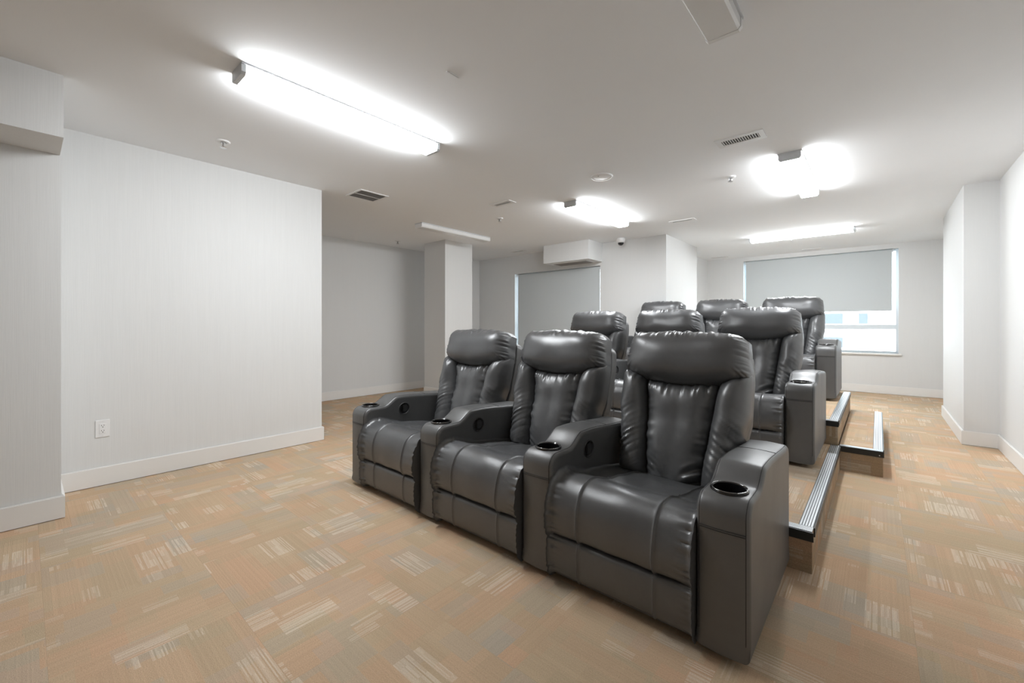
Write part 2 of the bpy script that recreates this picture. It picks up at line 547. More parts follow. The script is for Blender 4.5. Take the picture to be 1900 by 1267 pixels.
def blind(x0, x1, Y, ztop, zbot, label):
    e = empty('roller_blind', ((x0 + x1) / 2, Y, ztop), label=label, cat='blind', group='grey roller blinds in the windows')
    hw = (x1 - x0) / 2
    cas = bmesh.new()
    n = 14
    prof = [(0.026 * math.cos(2 * math.pi * i / n), 0.026 * math.sin(2 * math.pi * i / n)) for i in range(n)]
    r0 = [cas.verts.new((-hw, p[0], p[1] - 0.026)) for p in prof]
    r1 = [cas.verts.new((hw, p[0], p[1] - 0.026)) for p in prof]
    for i in range(n):
        cas.faces.new((r0[i], r0[(i + 1) % n], r1[(i + 1) % n], r1[i]))
    cas.faces.new(r0); cas.faces.new(r1[::-1])
    bmesh.ops.recalc_face_normals(cas, faces=cas.faces)
    obj('roller_tube', cas, M['blind'], e, 40)
    L = zbot - ztop
    obj('blind_fabric', nbox(-hw + 0.012, hw - 0.012, -0.028, -0.026, L + 0.02, -0.024), M['blind'], e)
    obj('bottom_bar', nbox(-hw + 0.012, hw - 0.012, -0.034, -0.020, L, L + 0.026, bev=0.004), M['blind'], e)
    for s in (-1, 1):
        obj('bracket', nbox(s * hw - 0.004, s * hw + 0.004, -0.03, 0.03, -0.055, 0.0), M['white_plastic'], e)
    return e
blind(W1['x0'] + 0.058, W1['x1'] - 0.001, Y1 + 0.045, W1['z1'] - 0.004, W1['z0'] + 0.002,
      'grey roller blind fully lowered over the window below the duct bulkhead')
blind(W2['x0'] + 0.028, W2['x1'] - 0.066, YB + 0.045, W2['z1'] - 0.004, 1.355,
      'grey roller blind half lowered over the far window behind the back row')

# ------------------------------------------------------------------ outside
bd = empty('apartment_building', (0.0, 55.0, -14.0), label='pale overexposed building seen through the far window', cat='building')
obj('facade_wall', nbox(-26, 30, 0, 12, -6, 30.0), M['facade'], bd)
for iz in range(-5, 7):
    for ix in range(-3, 4):
        x, z = -4.5 + ix * 7.4, 14.0 + 1.25 + iz * 2.45
        for w, dx in ((1.75, 0.0), (0.7, 3.0)):
            if w < 1 and iz % 2: continue
            obj('window', nbox(x + dx, x + dx + w, -0.06, 0.02, z, z + 1.05), M['fac_glass'], bd)
    obj('ledge', nbox(-26, 30, -0.15, 0.0, 14.0 + 0.55 + iz * 2.45, 14.0 + 0.72 + iz * 2.45), M['facade'], bd)
for k in range(6):
    obj('railing_post', nbox(-1.55 + k * 0.28, -1.37 + k * 0.28, -0.5, -0.3, 12.55, 13.0), M['fac_brick'], bd)
obj('lamp_box', nbox(-0.7, 0.15, -0.2, 0.0, 15.85, 16.1), M['fac_brick'], bd)
tag(obj('street', nbox(-60, 60, 12.5, 54.5, -20.2, -20.0), M['outside_ground']), 'pale street surface far below the window', 'street', kind='structure')

# ------------------------------------------------------------------ platforms with ribbed nosing
def nosing(parent, name, x0, x1, y0, y1, ztop, axis, lip):
    """flat ribbed strip on a platform edge; ribs run along axis; lip = sign of the side it wraps"""
    wdt = 0.058
    n = empty(name)
    n.parent = parent
    t = 0.006
    b = bmesh.new()
    if axis == 'y':
        e = x1
        box(b, e - wdt, e, y0, y1, ztop, ztop + t)
        base = obj('nosing_plate', b, M['groove'], n)
        obj('nosing_lip', nbox(e, e + 0.006, y0, y1, ztop - 0.036, ztop + t, bev=0.0015), M['nose_lip'], n)
        for k in range(5):
            xx = e - wdt + 0.004 + k * 0.0108
            obj('rib', nbox(xx, xx + 0.0072, y0, y1, ztop + t, ztop + t + 0.0025), M['alu'], n)
    else:
        e = y0
        box(b, x0, x1, e, e + wdt, ztop, ztop + t)
        base = obj('nosing_plate', b, M['groove'], n)
        obj('nosing_lip', nbox(x0, x1 + 0.006, e - 0.006, e, ztop - 0.036, ztop + t, bev=0.0015), M['nose_lip'], n)
        for k in range(5):
            yy = e + 0.003 + k * 0.0108
            obj('rib', nbox(x0, x1, yy, yy + 0.0072, ztop + t, ztop + t + 0.0025), M['alu'], n)
    return n

def platform(name, x0, x1, y0, y1, z0, z1, label, cat='platform', side_y1=None):
    p = empty(name, (x1, y0, z0), label=label, cat=cat)
    w, d, h = x1 - x0, y1 - y0, z1 - z0
    b = nbox(-w, 0, 0, d, 0, h - 0.004)
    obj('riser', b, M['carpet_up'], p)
    obj('carpet_top', nbox(-w, -0.058, 0.058, d, h - 0.004, h + 0.003), M['carpet'], p)
    nosing(p, 'side_nosing', 0, 0, 0.058, side_y1 or d, h - 0.003, 'y', 1)
    nosing(p, 'front_nosing', -w, 0, 0, 0, h - 0.003, 'x', -1)
    return p
PX = -0.226
platform('seating_platform', -2.905, PX, 2.325, 4.132, 0.0, 0.185, 'low carpeted platform under the middle row with ribbed edge strip')
platform('seating_platform', -2.905, PX - 0.012, 4.14, 6.03, 0.0, 0.37, 'taller carpeted platform under the back row of recliners')
stp = platform('carpeted_step', PX - 0.004, 0.026, 4.14, 6.02, 0.0, 0.185, 'loose carpeted side step beside the taller platform', 'step')
obj('screw', lathe(bmesh.new(), [(0, 0.002), (0.003, 0.0015), (0.004, 0)], seg=10), M['white_metal'], stp, loc=(-0.02, -0.0075, 0.16)).rotation_euler = (math.pi / 2, 0, 0)

# ------------------------------------------------------------------ recliners
AW, PITCH = 0.168, 0.780
SWH = (PITCH - AW) / 2          # half seat width
ALPHA = math.radians(15.5)
BO = (0.60, 0.345)              # foot of the back front plane (y, z)

def bk_pt(x, u, n):
    return (x, BO[0] + u * math.sin(ALPHA) - n * math.cos(ALPHA), BO[1] + u * math.cos(ALPHA) + n * math.sin(ALPHA))

def stations(n, dense=()):
    """-1..1 stations bunched at the ends (round edges) and at seam positions"""
    a = set(round(0.5 * math.sin(math.pi / 2 * (-1 + 2 * i / n)) + 0.5 * math.sin(math.pi / 2 * math.sin(math.pi / 2 * (-1 + 2 * i / n))) if n < 20 else 0.62 * (-1 + 2 * i / n) + 0.38 * math.sin(math.pi / 2 * (-1 + 2 * i / n)), 5) for i in range(n + 1))
    for k in range(1, 7):
        e = round(1 - 0.012 * (k / 6.0) ** 2.2, 5)
        a.add(e); a.add(-e)
    for d, w in dense:
        for k in (-2, -1, -0.5, 0, 0.5, 1, 2):
            a.add(round(d + k * w, 5))
    return sorted(a)

def rnd_edge(a, p):
    a = min(1.0, abs(a))
    return max(0.0, 1 - a ** p) ** (1.0 / 2.0)

def pillow(name, parent, xl, xr, ub, ut, n0, bulge, ps=4.0, pt=4.0, ns=40, nt=36, wrinkle=None, mat='leather', nback=-0.02):
    """puffed cushion on the back: outline by functions, front bulges with rounded rim"""
    bm = bmesh.new()
    S = stations(ns)
    Tt = stations(nt)
    grid = []
    for tt in Tt:
        row = []
        for s in S:
            t = (tt + 1) / 2
            u = ub(s) * (1 - t) + ut(s) * t
            x = xl(t) * (1 - (s + 1) / 2) + xr(t) * (s + 1) / 2
            f = rnd_edge(s, ps) * rnd_edge(tt, pt)
            nn = n0 + bulge * f
            if wrinkle:
                dn, du = wrinkle(s, tt, x, u)
                nn += dn * min(1.0, f * 3.0)
                u += du * min(1.0, f * 3.0 + 0.3)
            row.append(bm.verts.new(bk_pt(x, u, nn)))
        grid.append(row)
    for i in range(len(Tt) - 1):
        for j in range(len(S) - 1):
            bm.faces.new((grid[i][j], grid[i][j + 1], grid[i + 1][j + 1], grid[i + 1][j]))
    rim = [grid[0][j] for j in range(len(S))] + [grid[i][-1] for i in range(1, len(Tt))] + \
          [grid[-1][j] for j in range(len(S) - 2, -1, -1)] + [grid[i][0] for i in range(len(Tt) - 2, 0, -1)]
    off = Vector(bk_pt(0, 0, nback)) - Vector(bk_pt(0, 0, 0))
    back = [bm.verts.new(v.co + off) for v in rim]
    for i in range(len(rim)):
        j = (i + 1) % len(rim)
        bm.faces.new((rim[j], rim[i], back[i], back[j]))
    bm.faces.new(back)
    bmesh.ops.recalc_face_normals(bm, faces=bm.faces)
    return obj(name, bm, M[mat], parent, 55)

def ns1(x, k=0.0):
    return noise.noise(Vector((x, k, 0.37 * k)))

# outline helpers: t runs 0 (bottom) .. 1 (top)
def hw_back(u):            # half width of the whole back along its height
    pts = [(-0.05, 0.285), (0.12, 0.292), (0.24, 0.303), (0.36, 0.324), (0.48, 0.325), (0.56, 0.318), (0.66, 0.308), (0.80, 0.298)]
    for (a, b), (c, d) in zip(pts, pts[1:]):
        if u <= c:
            return b + (d - b) * smooth01((u - a) / (c - a))
    return pts[-1][1]
U_HEAD0, U_HEAD1 = 0.500, 0.775
def seam_u(x):             # curved seam under the headrest
    a = min(1.0, abs(x) / 0.32)
    return 0.482 + 0.062 * a ** 2.2
def panel_hw(u):
    return 0.132 + 0.052 * min(1, max(0, u / 0.48)) ** 1.2

def rr_slab(hw_fn, u0, u1, n0, n1, r, nseg=8, nu=16):
    """rounded-top slab following the back width (shell and frame)"""
    bm = bmesh.new()
    right = []
    for i in range(nu + 1):
        u = u0 + (u1 - r - u0) * i / nu
        right.append((hw_fn(u), u))
    h1 = hw_fn(u1 - r)
    for k in range(1, nseg + 1):
        a = math.pi / 2 * k / nseg
        right.append((h1 - r + r * math.cos(a), u1 - r + r * math.sin(a)))
    left = [(-x, u) for x, u in right[::-1]]
    out = right + left
    fr = [bm.verts.new(bk_pt(x, u, n1)) for x, u in out]
    bkv = [bm.verts.new(bk_pt(x, u, n0)) for x, u in out]
    n = len(out)
    fF = bm.faces.new(fr)
    fB = bm.faces.new(bkv[::-1])
    for i in range(n):
        j = (i + 1) % n
        bm.faces.new((fr[j], fr[i], bkv[i], bkv[j]))
    bmesh.ops.recalc_face_normals(bm, faces=bm.faces)
    es = list(set(fF.edges) | set(fB.edges))
    bmesh.ops.bevel(bm, geom=es, offset=0.012, segments=3, profile=0.5, affect='EDGES')
    return bm

def sweep_cushion(prof, hw, R, seams, groove, pucker, nx=30, closed_cap=True, seamw=0.0045, topflat=0.0):
    """profile in (y,z) swept across x with puffy sides and sewn grooves"""
    bm = bmesh.new()
    P = [Vector((0, a, b)) for a, b in prof]
    n = len(P)
    nor = []
    for i in range(n):
        a = P[max(0, i - 1)]; b = P[min(n - 1, i + 1)]
        d = (b - a).normalized()
        nor.append(Vector((0, -d.z, d.y)))
    xs = stations(nx, [(s / hw, seamw / hw) for s in seams])
    arc = [0.0]
    for i in range(1, n):
        arc.append(arc[-1] + (P[i] - P[i - 1]).length)
    rows = []
    for s in xs:
        x = s * hw
        a = max(0.0, (abs(x) - (hw - R)) / R)
        inset = R * (1 - math.sqrt(max(0.0, 1 - min(1.0, a) ** 2)))
        g = 0.0
        for q in seams:
            g += groove * math.exp(-((x - q) / seamw) ** 2)
        # broad puff between seams
        puff = 0.006 * (1 - (x / hw) ** 2)
        row = []
        for i in range(n):
            pk = pucker(x, arc[i], a)
            kf = 0.35 + 0.65 * smooth01((arc[i] - topflat) / 0.10) if topflat else 1.0
            row.append(bm.verts.new(Vector((x, 0, 0)) + P[i] + nor[i] * (-inset * kf - g + puff + pk)))
        rows.append(row)
    for i in range(len(rows) - 1):
        for j in range(n - 1):
            bm.faces.new((rows[i][j], rows[i][j + 1], rows[i + 1][j + 1], rows[i + 1][j]))
    for r in (rows[0], rows[-1]):
        bm.faces.new(r)
    # close underneath
    bm.faces.new([r[0] for r in rows] + [r[-1] for r in reversed(rows)])
    bmesh.ops.recalc_face_normals(bm, faces=bm.faces)
    return bm

def catmull(pts, per=8):
    out = []
    n = len(pts)
    for i in range(n - 1):
        p0 = pts[max(0, i - 1)]; p1 = pts[i]; p2 = pts[i + 1]; p3 = pts[min(n - 1, i + 2)]
        for k in range(per):
            t = k / per
            q = []
            for d in (0, 1):
                q.append(0.5 * (2 * p1[d] + (-p0[d] + p2[d]) * t + (2 * p0[d] - 5 * p1[d] + 4 * p2[d] - p3[d]) * t * t + (-p0[d] + 3 * p1[d] - 3 * p2[d] + p3[d]) * t ** 3))
            out.append(tuple(q))
    out.append(pts[-1])
    return out

# ---- arm profile: front post, cup shelf, swell, long rest, rear
LEVEL, CREST, DEP = 0.548, 0.604, 0.795
def arm_top(y):
    if y < 0.155: return LEVEL
    if y < 0.275: return LEVEL + (CREST - LEVEL) * smooth01((y - 0.155) / 0.12)
    return CREST - 0.026 * smooth01((y - 0.33) / 0.42)
def arm_profile():
    pts = [(0.0, 0.030)]
    for i in range(1, 8): pts.append((0.0, 0.030 + (LEVEL - 0.06 - 0.030) * i / 8))
    r = 0.06
    for k in range(0, 9):
        a = math.pi / 2 * k / 8
        pts.append((r - r * math.cos(a), LEVEL - r + r * math.sin(a)))
    y = 0.075
    while y < DEP - 0.05:
        pts.append((y, arm_top(y)))
        y += 0.012 if y < 0.30 else 0.04
    zt = arm_top(DEP)
    r = 0.05
    for k in range(0, 7):
        a = math.pi / 2 * k / 6
        pts.append((DEP - r + r * math.sin(a), zt - r + r * math.cos(a)))
    for i in range(1, 6): pts.append((DEP, zt - 0.05 - (zt - 0.05 - 0.030) * i / 6))
    pts += [(DEP, 0.030)]
    return pts
APROF = arm_profile()

def profile_normals(pts):
    n = len(pts)
    out = []
    for i in range(n):
        a = pts[(i - 1) % n]; b = pts[(i + 1) % n]
        dy, dz = b[0] - a[0], b[1] - a[1]
        l = math.hypot(dy, dz)
        out.append((-dz / l, dy / l))
    return out

def arm_mesh():
    pn = profile_normals(APROF)
    bm = bmesh.new()
    R = 0.020
    xs = []
    for k in range(0, 6):
        a = math.pi / 2 * k / 5
        xs.append((R - R * math.sin(a), R * (1 - math.cos(a))))
    xs = xs[::-1]
    st = [(x, i) for x, i in xs] + [(AW - x, i) for x, i in xs[::-1]]
    # slight crown in the middle
    full = st[:6] + [(AW * 0.35, -0.003), (AW * 0.5, -0.004), (AW * 0.65, -0.003)] + st[6:]
    rows = []
    for x, ins in full:
        rows.append([bm.verts.new((x, p[0] - nn[0] * ins, p[1] - nn[1] * ins)) for p, nn in zip(APROF, pn)])
    n = len(APROF)
    for a, b in zip(rows, rows[1:]):
        for i in range(n):
            j = (i + 1) % n
            bm.faces.new((a[i], a[j], b[j], b[i]))
    bm.faces.new(rows[0]); bm.faces.new(rows[-1][::-1])
    bmesh.ops.recalc_face_normals(bm, faces=bm.faces)
    me = mesh_of('arm_raw', bm, M['leather_flat'])
    # cut the cup well and the lever pocket
    ro = bpy.data.objects.new('arm_raw', me)
    C.objects.link(ro)
    cb = bmesh.new()
    lathe(cb, [(0, -0.085), (0.0515, -0.085), (0.0515, 0.08), (0, 0.08)], CUP[0], CUP[1], LEVEL, 40)
    cut1 = bpy.data.objects.new('cut1', mesh_of('cut1', cb, M['black']))
    cb = bmesh.new()
    stad = [(LEV[0] + 0.042 * math.cos(a) , LEV[1] + 0.038 * math.sin(a)) for a in [2 * math.pi * k / 32 for k in range(32)]]
    r0 = [cb.verts.new((AW - 0.022, p[0], p[1])) for p in stad]
    r1 = [cb.verts.new((AW + 0.03, p[0], p[1])) for p in stad]
    for i in range(32):
        cb.faces.new((r0[i], r0[(i + 1) % 32], r1[(i + 1) % 32], r1[i]))
    cb.faces.new(r0); cb.faces.new(r1[::-1])
    bmesh.ops.recalc_face_normals(cb, faces=cb.faces)
    cut2 = bpy.data.objects.new('cut2', mesh_of('cut2', cb, M['black']))
    def carve(cuts, name):
        ro.modifiers.clear()
        for c in cuts:
            m = ro.modifiers.new('cut', 'BOOLEAN')
            m.operation = 'DIFFERENCE'; m.object = c; m.solver = 'EXACT'
        dg = bpy.context.evaluated_depsgraph_get()
        dg.update()
        out = bpy.data.meshes.new_from_object(ro.evaluated_get(dg))
        out.name = name
        out.shade_smooth()
        out.set_sharp_from_angle(angle=math.radians(38))
        for p in out.polygons:
            if abs(p.normal.x) > 0.999:
                p.use_smooth = False
        return out
    C.objects.link(cut1); C.objects.link(cut2)
    both, one = carve([cut1, cut2], 'armrest'), carve([cut1], 'armrest_plain')
    for o in (ro, cut1, cut2):
        bpy.data.objects.remove(o)
    return both, one
CUP = (AW / 2, 0.098)
LEV = (0.322, 0.508)
ARM_LEVER, ARM_PLAIN = arm_mesh()

def seam_path(x, ins=0.0008, i0=1, i1=None):
    pn = profile_normals(APROF)
    i1 = i1 or len(APROF) - 2
    a = min(1.0, max(0.0, (0.02 - min(x, AW - x)) / 0.02))
    inset = 0.02 * (1 - math.sqrt(1 - a * a))
    return [(x, p[0] - nn[0] * (inset + ins - 0.0006), p[1] - nn[1] * (inset + ins - 0.0006)) for p, nn in list(zip(APROF, pn))[i0:i1]]

def make_arm(parent, x0, lever):
    arm = obj('armrest', ARM_LEVER if lever else ARM_PLAIN, None, parent, loc=(x0, 0, 0))
    sb = bmesh.new()
    for xx in (0.012, AW - 0.012):
        tube(sb, seam_path(xx), 0.0013, 5)
    # double cross seam on the front post and one on the rear of the rest
    for zz in (0.437, 0.444):
        tube(sb, [(0.012 + (AW - 0.024) * k / 8, -0.0012 - 0.0035 * math.sin(math.pi * k / 8), zz) for k in range(9)], 0.0011, 5)
    yy = 0.52
    tube(sb, [(0.012 + (AW - 0.024) * k / 8, yy, arm_top(yy) + 0.0004 + 0.0036 * math.sin(math.pi * k / 8)) for k in range(9)], 0.0011, 5)
    obj('stitching', sb, M['stitch'], arm, 60)
    ch = bmesh.new()
    lathe(ch, [(0.0500, -0.080), (0.0500, -0.004), (0.0512, 0.0035), (0.0545, 0.0062), (0.0585, 0.0052), (0.0615, 0.0010), (0.0615, -0.004), (0.052, -0.006), (0.052, -0.082), (0, -0.082)][::-1], CUP[0], CUP[1], LEVEL + 0.003, 44)
    lathe(ch, [(0, -0.0795), (0.0505, -0.0795)], CUP[0], CUP[1], LEVEL + 0.003, 44)
    obj('cup_holder', ch, M['gloss_black'], arm, 35)
    rg = bmesh.new()
    tube(rg, [(CUP[0] + 0.0575 * math.cos(2 * math.pi * k / 44), CUP[1] + 0.0575 * math.sin(2 * math.pi * k / 44), LEVEL + 0.0085) for k in range(44)], 0.0024, 8, True)
    obj('cup_rim', rg, M['rim'], arm, 60)
    if lever:
        lb = bmesh.new()
        # oval bezel
        tube(lb, [(AW + 0.0005, LEV[0] + 0.045 * math.cos(2 * math.pi * k / 36), LEV[1] + 0.041 * math.sin(2 * math.pi * k / 36)) for k in range(36)], 0.0034, 8, True)
        # pocket lining
        vs = [lb.verts.new((AW - 0.0205, LEV[0] + 0.043 * math.cos(2 * math.pi * k / 36), LEV[1] + 0.039 * math.sin(2 * math.pi * k / 36))) for k in range(36)]
        lb.faces.new(vs)
        obj('lever_bezel', lb, M['lever'], arm, 50)
        fl = bmesh.new()
        out = [(LEV[0] - 0.008, LEV[1] - 0.024)] + [(LEV[0] + 0.037 * math.cos(a), LEV[1] + 0.032 * math.sin(a)) for a in [math.radians(-62 + 124 * k / 12) for k in range(13)]] + [(LEV[0] - 0.008, LEV[1] + 0.024)]
        a0 = [fl.verts.new((AW - 0.019, p[0], p[1])) for p in out]
        a1 = [fl.verts.new((AW - 0.001, p[0], p[1])) for p in out]
        for i in range(len(out)):
            j = (i + 1) % len(out)
            fl.faces.new((a0[i], a0[j], a1[j], a1[i]))
        f1 = fl.faces.new(a1)
        fl.faces.new(a0[::-1])
        bmesh.ops.recalc_face_normals(fl, faces=fl.faces)
        bmesh.ops.bevel(fl, geom=list(f1.edges), offset=0.003, segments=2, affect='EDGES')
        obj('recline_lever', fl, M['lever'], arm, 50)
    return arm

SEAM_X = 0.162
def make_recliner():
    """origin: middle of the seat on the ground, facing -Y; arm of the viewer's left side included"""
    r = empty('recliner', cat='recliner', group='black leather recliners in three rows')
    make_arm(r, -SWH - AW, True)
    hw = SWH - 0.003
    # seat: thick roll over the front edge
    sp = catmull([(0.66, 0.300), (0.655, 0.345), (0.60, 0.362), (0.45, 0.386), (0.30, 0.408), (0.215, 0.424), (0.13, 0.452), (0.06, 0.450), (0.008, 0.418),
                  (-0.018, 0.365), (-0.027, 0.300), (-0.024, 0.250), (-0.012, 0.220), (0.012, 0.207), (0.05, 0.206)], 8)
    def pk(x, arc, a):
        e = smooth01((abs(x) - (hw - 0.075)) / 0.06)
        front = smooth01((arc - 0.42) / 0.2)
        d = 0.008 * e * front * (ns1(arc * 58, 3.0 + (0 if x < 0 else 9)) + 0.5 * ns1(arc * 110, 5.0))
        d -= 0.005 * math.exp(-((arc - 0.455) / 0.006) ** 2) * (1 if abs(x) < SEAM_X + 0.1 else 0.4)     # crosswise seam behind the roll
        d += 0.006 * ns1(x * 7 + 1.3, arc * 9)
        return d
    seat = obj('seat_cushion', sweep_cushion(sp, hw + 0.002, 0.024, (-SEAM_X, SEAM_X), 0.0075, pk, 56, topflat=0.40), M['leather'], r, 55)
    # seam threads following the grooves
    # leg rest panel
    fp = catmull([(0.050, 0.214), (0.012, 0.213), (-0.008, 0.203), (-0.016, 0.180), (-0.017, 0.120), (-0.010, 0.065), (0.006, 0.042), (0.05, 0.038)], 7)
    def pk2(x, arc, a):
        e = smooth01((abs(x) - (hw - 0.07)) / 0.06)
        return 0.007 * e * (ns1(arc * 70, 21.0 + (0 if x < 0 else 9)) + 0.5 * ns1(arc * 130, 5.0)) + 0.002 * ns1(x * 6, arc * 8 + 4)
    obj('leg_rest', sweep_cushion(fp, hw + 0.001, 0.020, (-SEAM_X, SEAM_X), 0.007, pk2, 44), M['leather'], r, 55)
    # base box under the seat
    obj('base', nbox(-hw, hw, 0.035, 0.76, 0.02, 0.30), M['leather_flat'], r)
    foot_me = mesh_of('foot', lathe(bmesh.new(), [(0, 0), (0.022, 0), (0.02, 0.031), (0, 0.031)], seg=12), M['black'])
    for sx in (-hw - 0.09, hw - 0.06):
        for yy in (0.10, 0.68):
            obj('foot', foot_me, None, r, loc=(sx, yy, 0))
    # back: shell behind, padded frame, three upright pads, headrest
    obj('back_shell', rr_slab(lambda u: min(hw_back(u), 0.318) - 0.010, -0.20, 0.705, -0.205, -0.128, 0.055), M['leather_flat'], r, 40)
    obj('back_frame', rr_slab(lambda u: hw_back(u) - 0.016, -0.10, 0.745, -0.124, -0.035, 0.05), M['leather'], r, 40)
    # lumbar panel
    def wl(s, t, x, u):
        top = smooth01((t - 0.62) / 0.38); side = smooth01((abs(s) - 0.55) / 0.45); bot = smooth01((-t - 0.35) / 0.5)
        d = 0.020 * top * ns1(x * 38 + 0.6 * t, 2.0) + 0.010 * top * ns1(x * 80, 7.0)
        diag = (u - 0.55 * x * (1 if x > 0 else -1)) * 34
        d += 0.026 * bot * smooth01((abs(s) - 0.25) / 0.5) * ns1(diag, 11.0 + (3 if x > 0 else 0))
        d += 0.014 * side * ns1(u * 40, 4.0 + (5 if s > 0 else 0))
        d += 0.016 * ns1(x * 9 + 3, u * 8)
        return d, 0
    pillow('lumbar_pad', r, lambda t: -panel_hw(0.47 * t) - 0.004, lambda t: panel_hw(0.47 * t) + 0.004,
           lambda s: -0.015, lambda s: seam_u(s * 0.18) + 0.012, -0.035, 0.080, 3.0, 8.0, 64, 80, wl, nback=-0.03)
    for sg in (-1, 1):
        def wb(s, t, x, u, sg=sg):
            o = s * sg                                  # +1 = outer edge
            outer = smooth01((o + 0.4) / 1.2)
            mid = math.exp(-((t + 0.25) / 0.5) ** 2)
            diag = (u + 0.75 * abs(x)) * 36
            d = 0.022 * outer * mid * ns1(diag, 15.0 + sg) + 0.009 * mid * ns1(diag * 2.1, 25.0 + sg)
            d += 0.014 * smooth01((t - 0.7) / 0.3) * ns1(x * 45, 8.0 + sg) + 0.014 * ns1(u * 9 + sg, x * 8)
            return d, 0
        if sg > 0:
            xl_, xr_ = (lambda t: panel_hw(0.5 * t) + 0.0), (lambda t: hw_back(0.53 * t))
        else:
            xl_, xr_ = (lambda t: -hw_back(0.53 * t)), (lambda t: -panel_hw(0.5 * t))
        def ub_(s): return -0.012
        def ut_(s, sg=sg):
            a = panel_hw(0.48); b = 0.322
            x = a + (b - a) * (s * sg + 1) / 2
            return seam_u(x) + 0.022
        pillow('side_bolster', r, xl_, xr_, ub_, ut_, -0.052, 0.120, 2.4, 14.0, 44, 80, wb, nback=-0.045)
    # headrest
    def wh(s, t, x, u):
        top = smooth01((t - 0.55) / 0.42); sd = smooth01((abs(s) - 0.80) / 0.2); low = smooth01((-t - 0.3) / 0.6)
        d = 0.030 * top * (0.25 + 1.5 * abs(ns1(x * 9, 41.0))) * (ns1(x * 33 + 1.5 * t, 1.0) + 0.7 * ns1(x * 74 + 2.5 * t, 6.0))
        d += 0.020 * sd * (ns1(u * 70, 3.0 + (4 if s > 0 else 0)) + 0.4 * ns1(u * 130, 9.0))
        d += 0.016 * low * smooth01((abs(s) - 0.6) / 0.4) * ns1((u + abs(x)) * 60, 12.0)
        d += 0.012 * ns1(x * 6 + 9, u * 8 + 2)
        return d, 0.014 * (0.3 + 1.4 * abs(ns1(x * 8, 44.0))) * smooth01((t - 0.75) / 0.25) * (ns1(x * 50, 31.0) + 0.5 * ns1(x * 110, 33.0))
    def h_top(s):
        a = abs(s)
        return U_HEAD1 - 0.012 * a ** 2 - 0.030 * smooth01((a - 0.80) / 0.20) ** 1.5
    pillow('headrest', r, lambda t: -hw_back(0.52 + 0.25 * t), lambda t: hw_back(0.52 + 0.25 * t),
           lambda s: seam_u(s * 0.32) - 0.004, h_top, -0.050, 0.146, 7.0, 3.0, 130, 64, wh, nback=-0.055)
    return r

proto = make_recliner()
rows = [  # (front line y, platform height)
    (1.518, 0.0), (3.337, 0.188), (5.190, 0.373)]
X_RIGHT = -0.310
LABELS = [
    ['front row recliner farthest from the camera, beside the open carpet', 'middle recliner of the front row between two black recliners',
     'nearest black leather recliner, with a cup holder on each arm'],
    ['middle row recliner on the low platform, farthest from the aisle', 'centre recliner of the middle row behind the nearest headrest',
     'middle row recliner on the low platform beside the aisle'],
    ['back row recliner farthest from the aisle, only its headrest top showing', 'centre recliner of the back row on the taller platform',
     'back row recliner beside the aisle in front of the far window'],
]
first = True
for ri, (yy, zz) in enumerate(rows):
    for k in range(3):
        c = proto if first else copy_tree(proto)
        first = False
        xr_edge = X_RIGHT - AW - (2 - k) * PITCH
        c.location = (xr_edge - SWH, yy, zz)
        c['label'] = LABELS[ri][k]
for ri in range(3):
    last = [o for o in C.objects if o.get('label') == LABELS[ri][2]][0]
    make_arm(last, SWH, False)

# ------------------------------------------------------------------ ceiling fixtures
FL, FW, FD = 1.262, 0.146, 0.060
def fixture(cx, cy, rz, lit, label):
    f = empty('fluorescent_fixture', (cx, cy, H), rz, label, 'ceiling light', 'wraparound ceiling fixtures')
    hl, hw = FL / 2, FW / 2
    obj('housing', nbox(-hw - 0.004, hw + 0.004, -hl, hl, -0.011, 0.0, bev=0.001), M['pan'], f)
    for s in (-1, 1):
        y0, y1 = sorted((s * hl, s * (hl - 0.022)))
        e = bmesh.new()
        prof = [(-hw, -0.011), (hw, -0.011), (hw, -0.047), (hw - 0.011, -FD), (-hw + 0.011, -FD), (-hw, -0.047)]
        a = [e.verts.new((p[0], y0, p[1])) for p in prof]; b = [e.verts.new((p[0], y1, p[1])) for p in prof]
        for i in range(6):
            e.faces.new((a[i], a[(i + 1) % 6], b[(i + 1) % 6], b[i]))
        e.faces.new(a[::-1]); e.faces.new(b)
        bmesh.ops.recalc_face_normals(e, faces=e.faces)
        obj('end_cap', e, M['white_metal'] if not lit else M['pan'], f)
    e = bmesh.new()
    w2 = hw - 0.004
    prof = [(-w2, -0.011), (w2, -0.011), (w2, -0.046), (w2 - 0.009, -FD + 0.002), (-w2 + 0.009, -FD + 0.002), (-w2, -0.046)]
    y0, y1 = -hl + 0.022, hl - 0.022
    a = [e.verts.new((p[0], y0, p[1])) for p in prof]; b = [e.verts.new((p[0], y1, p[1])) for p in prof]
    for i in range(6):
        e.faces.new((a[i], a[(i + 1) % 6], b[(i + 1) % 6], b[i]))
    bmesh.ops.recalc_face_normals(e, faces=e.faces)
    obj('lens', e, M['lens_on'] if lit else M['lens_off'], f)
    return f
fixture(-2.473, 1.340, 0, True, 'long lit fluorescent fixture nearest the papered wall')
fixture(-2.478, 4.425, 0, True, 'lit fluorescent fixture in front of the duct bulkhead')
fixture(-0.512, 4.438, 0, True, 'lit fluorescent fixture over the aisle side of the middle row')
fixture(-0.862, 7.300, math.pi / 2, True, 'lit fluorescent fixture set crosswise in front of the far window')
fixture(-4.485, 3.960, 0, False, 'switched off fluorescent fixture in front of the column')
fixture(-0.512, 1.380, 0, False, 'switched off fluorescent fixture cut by the top edge of the picture')

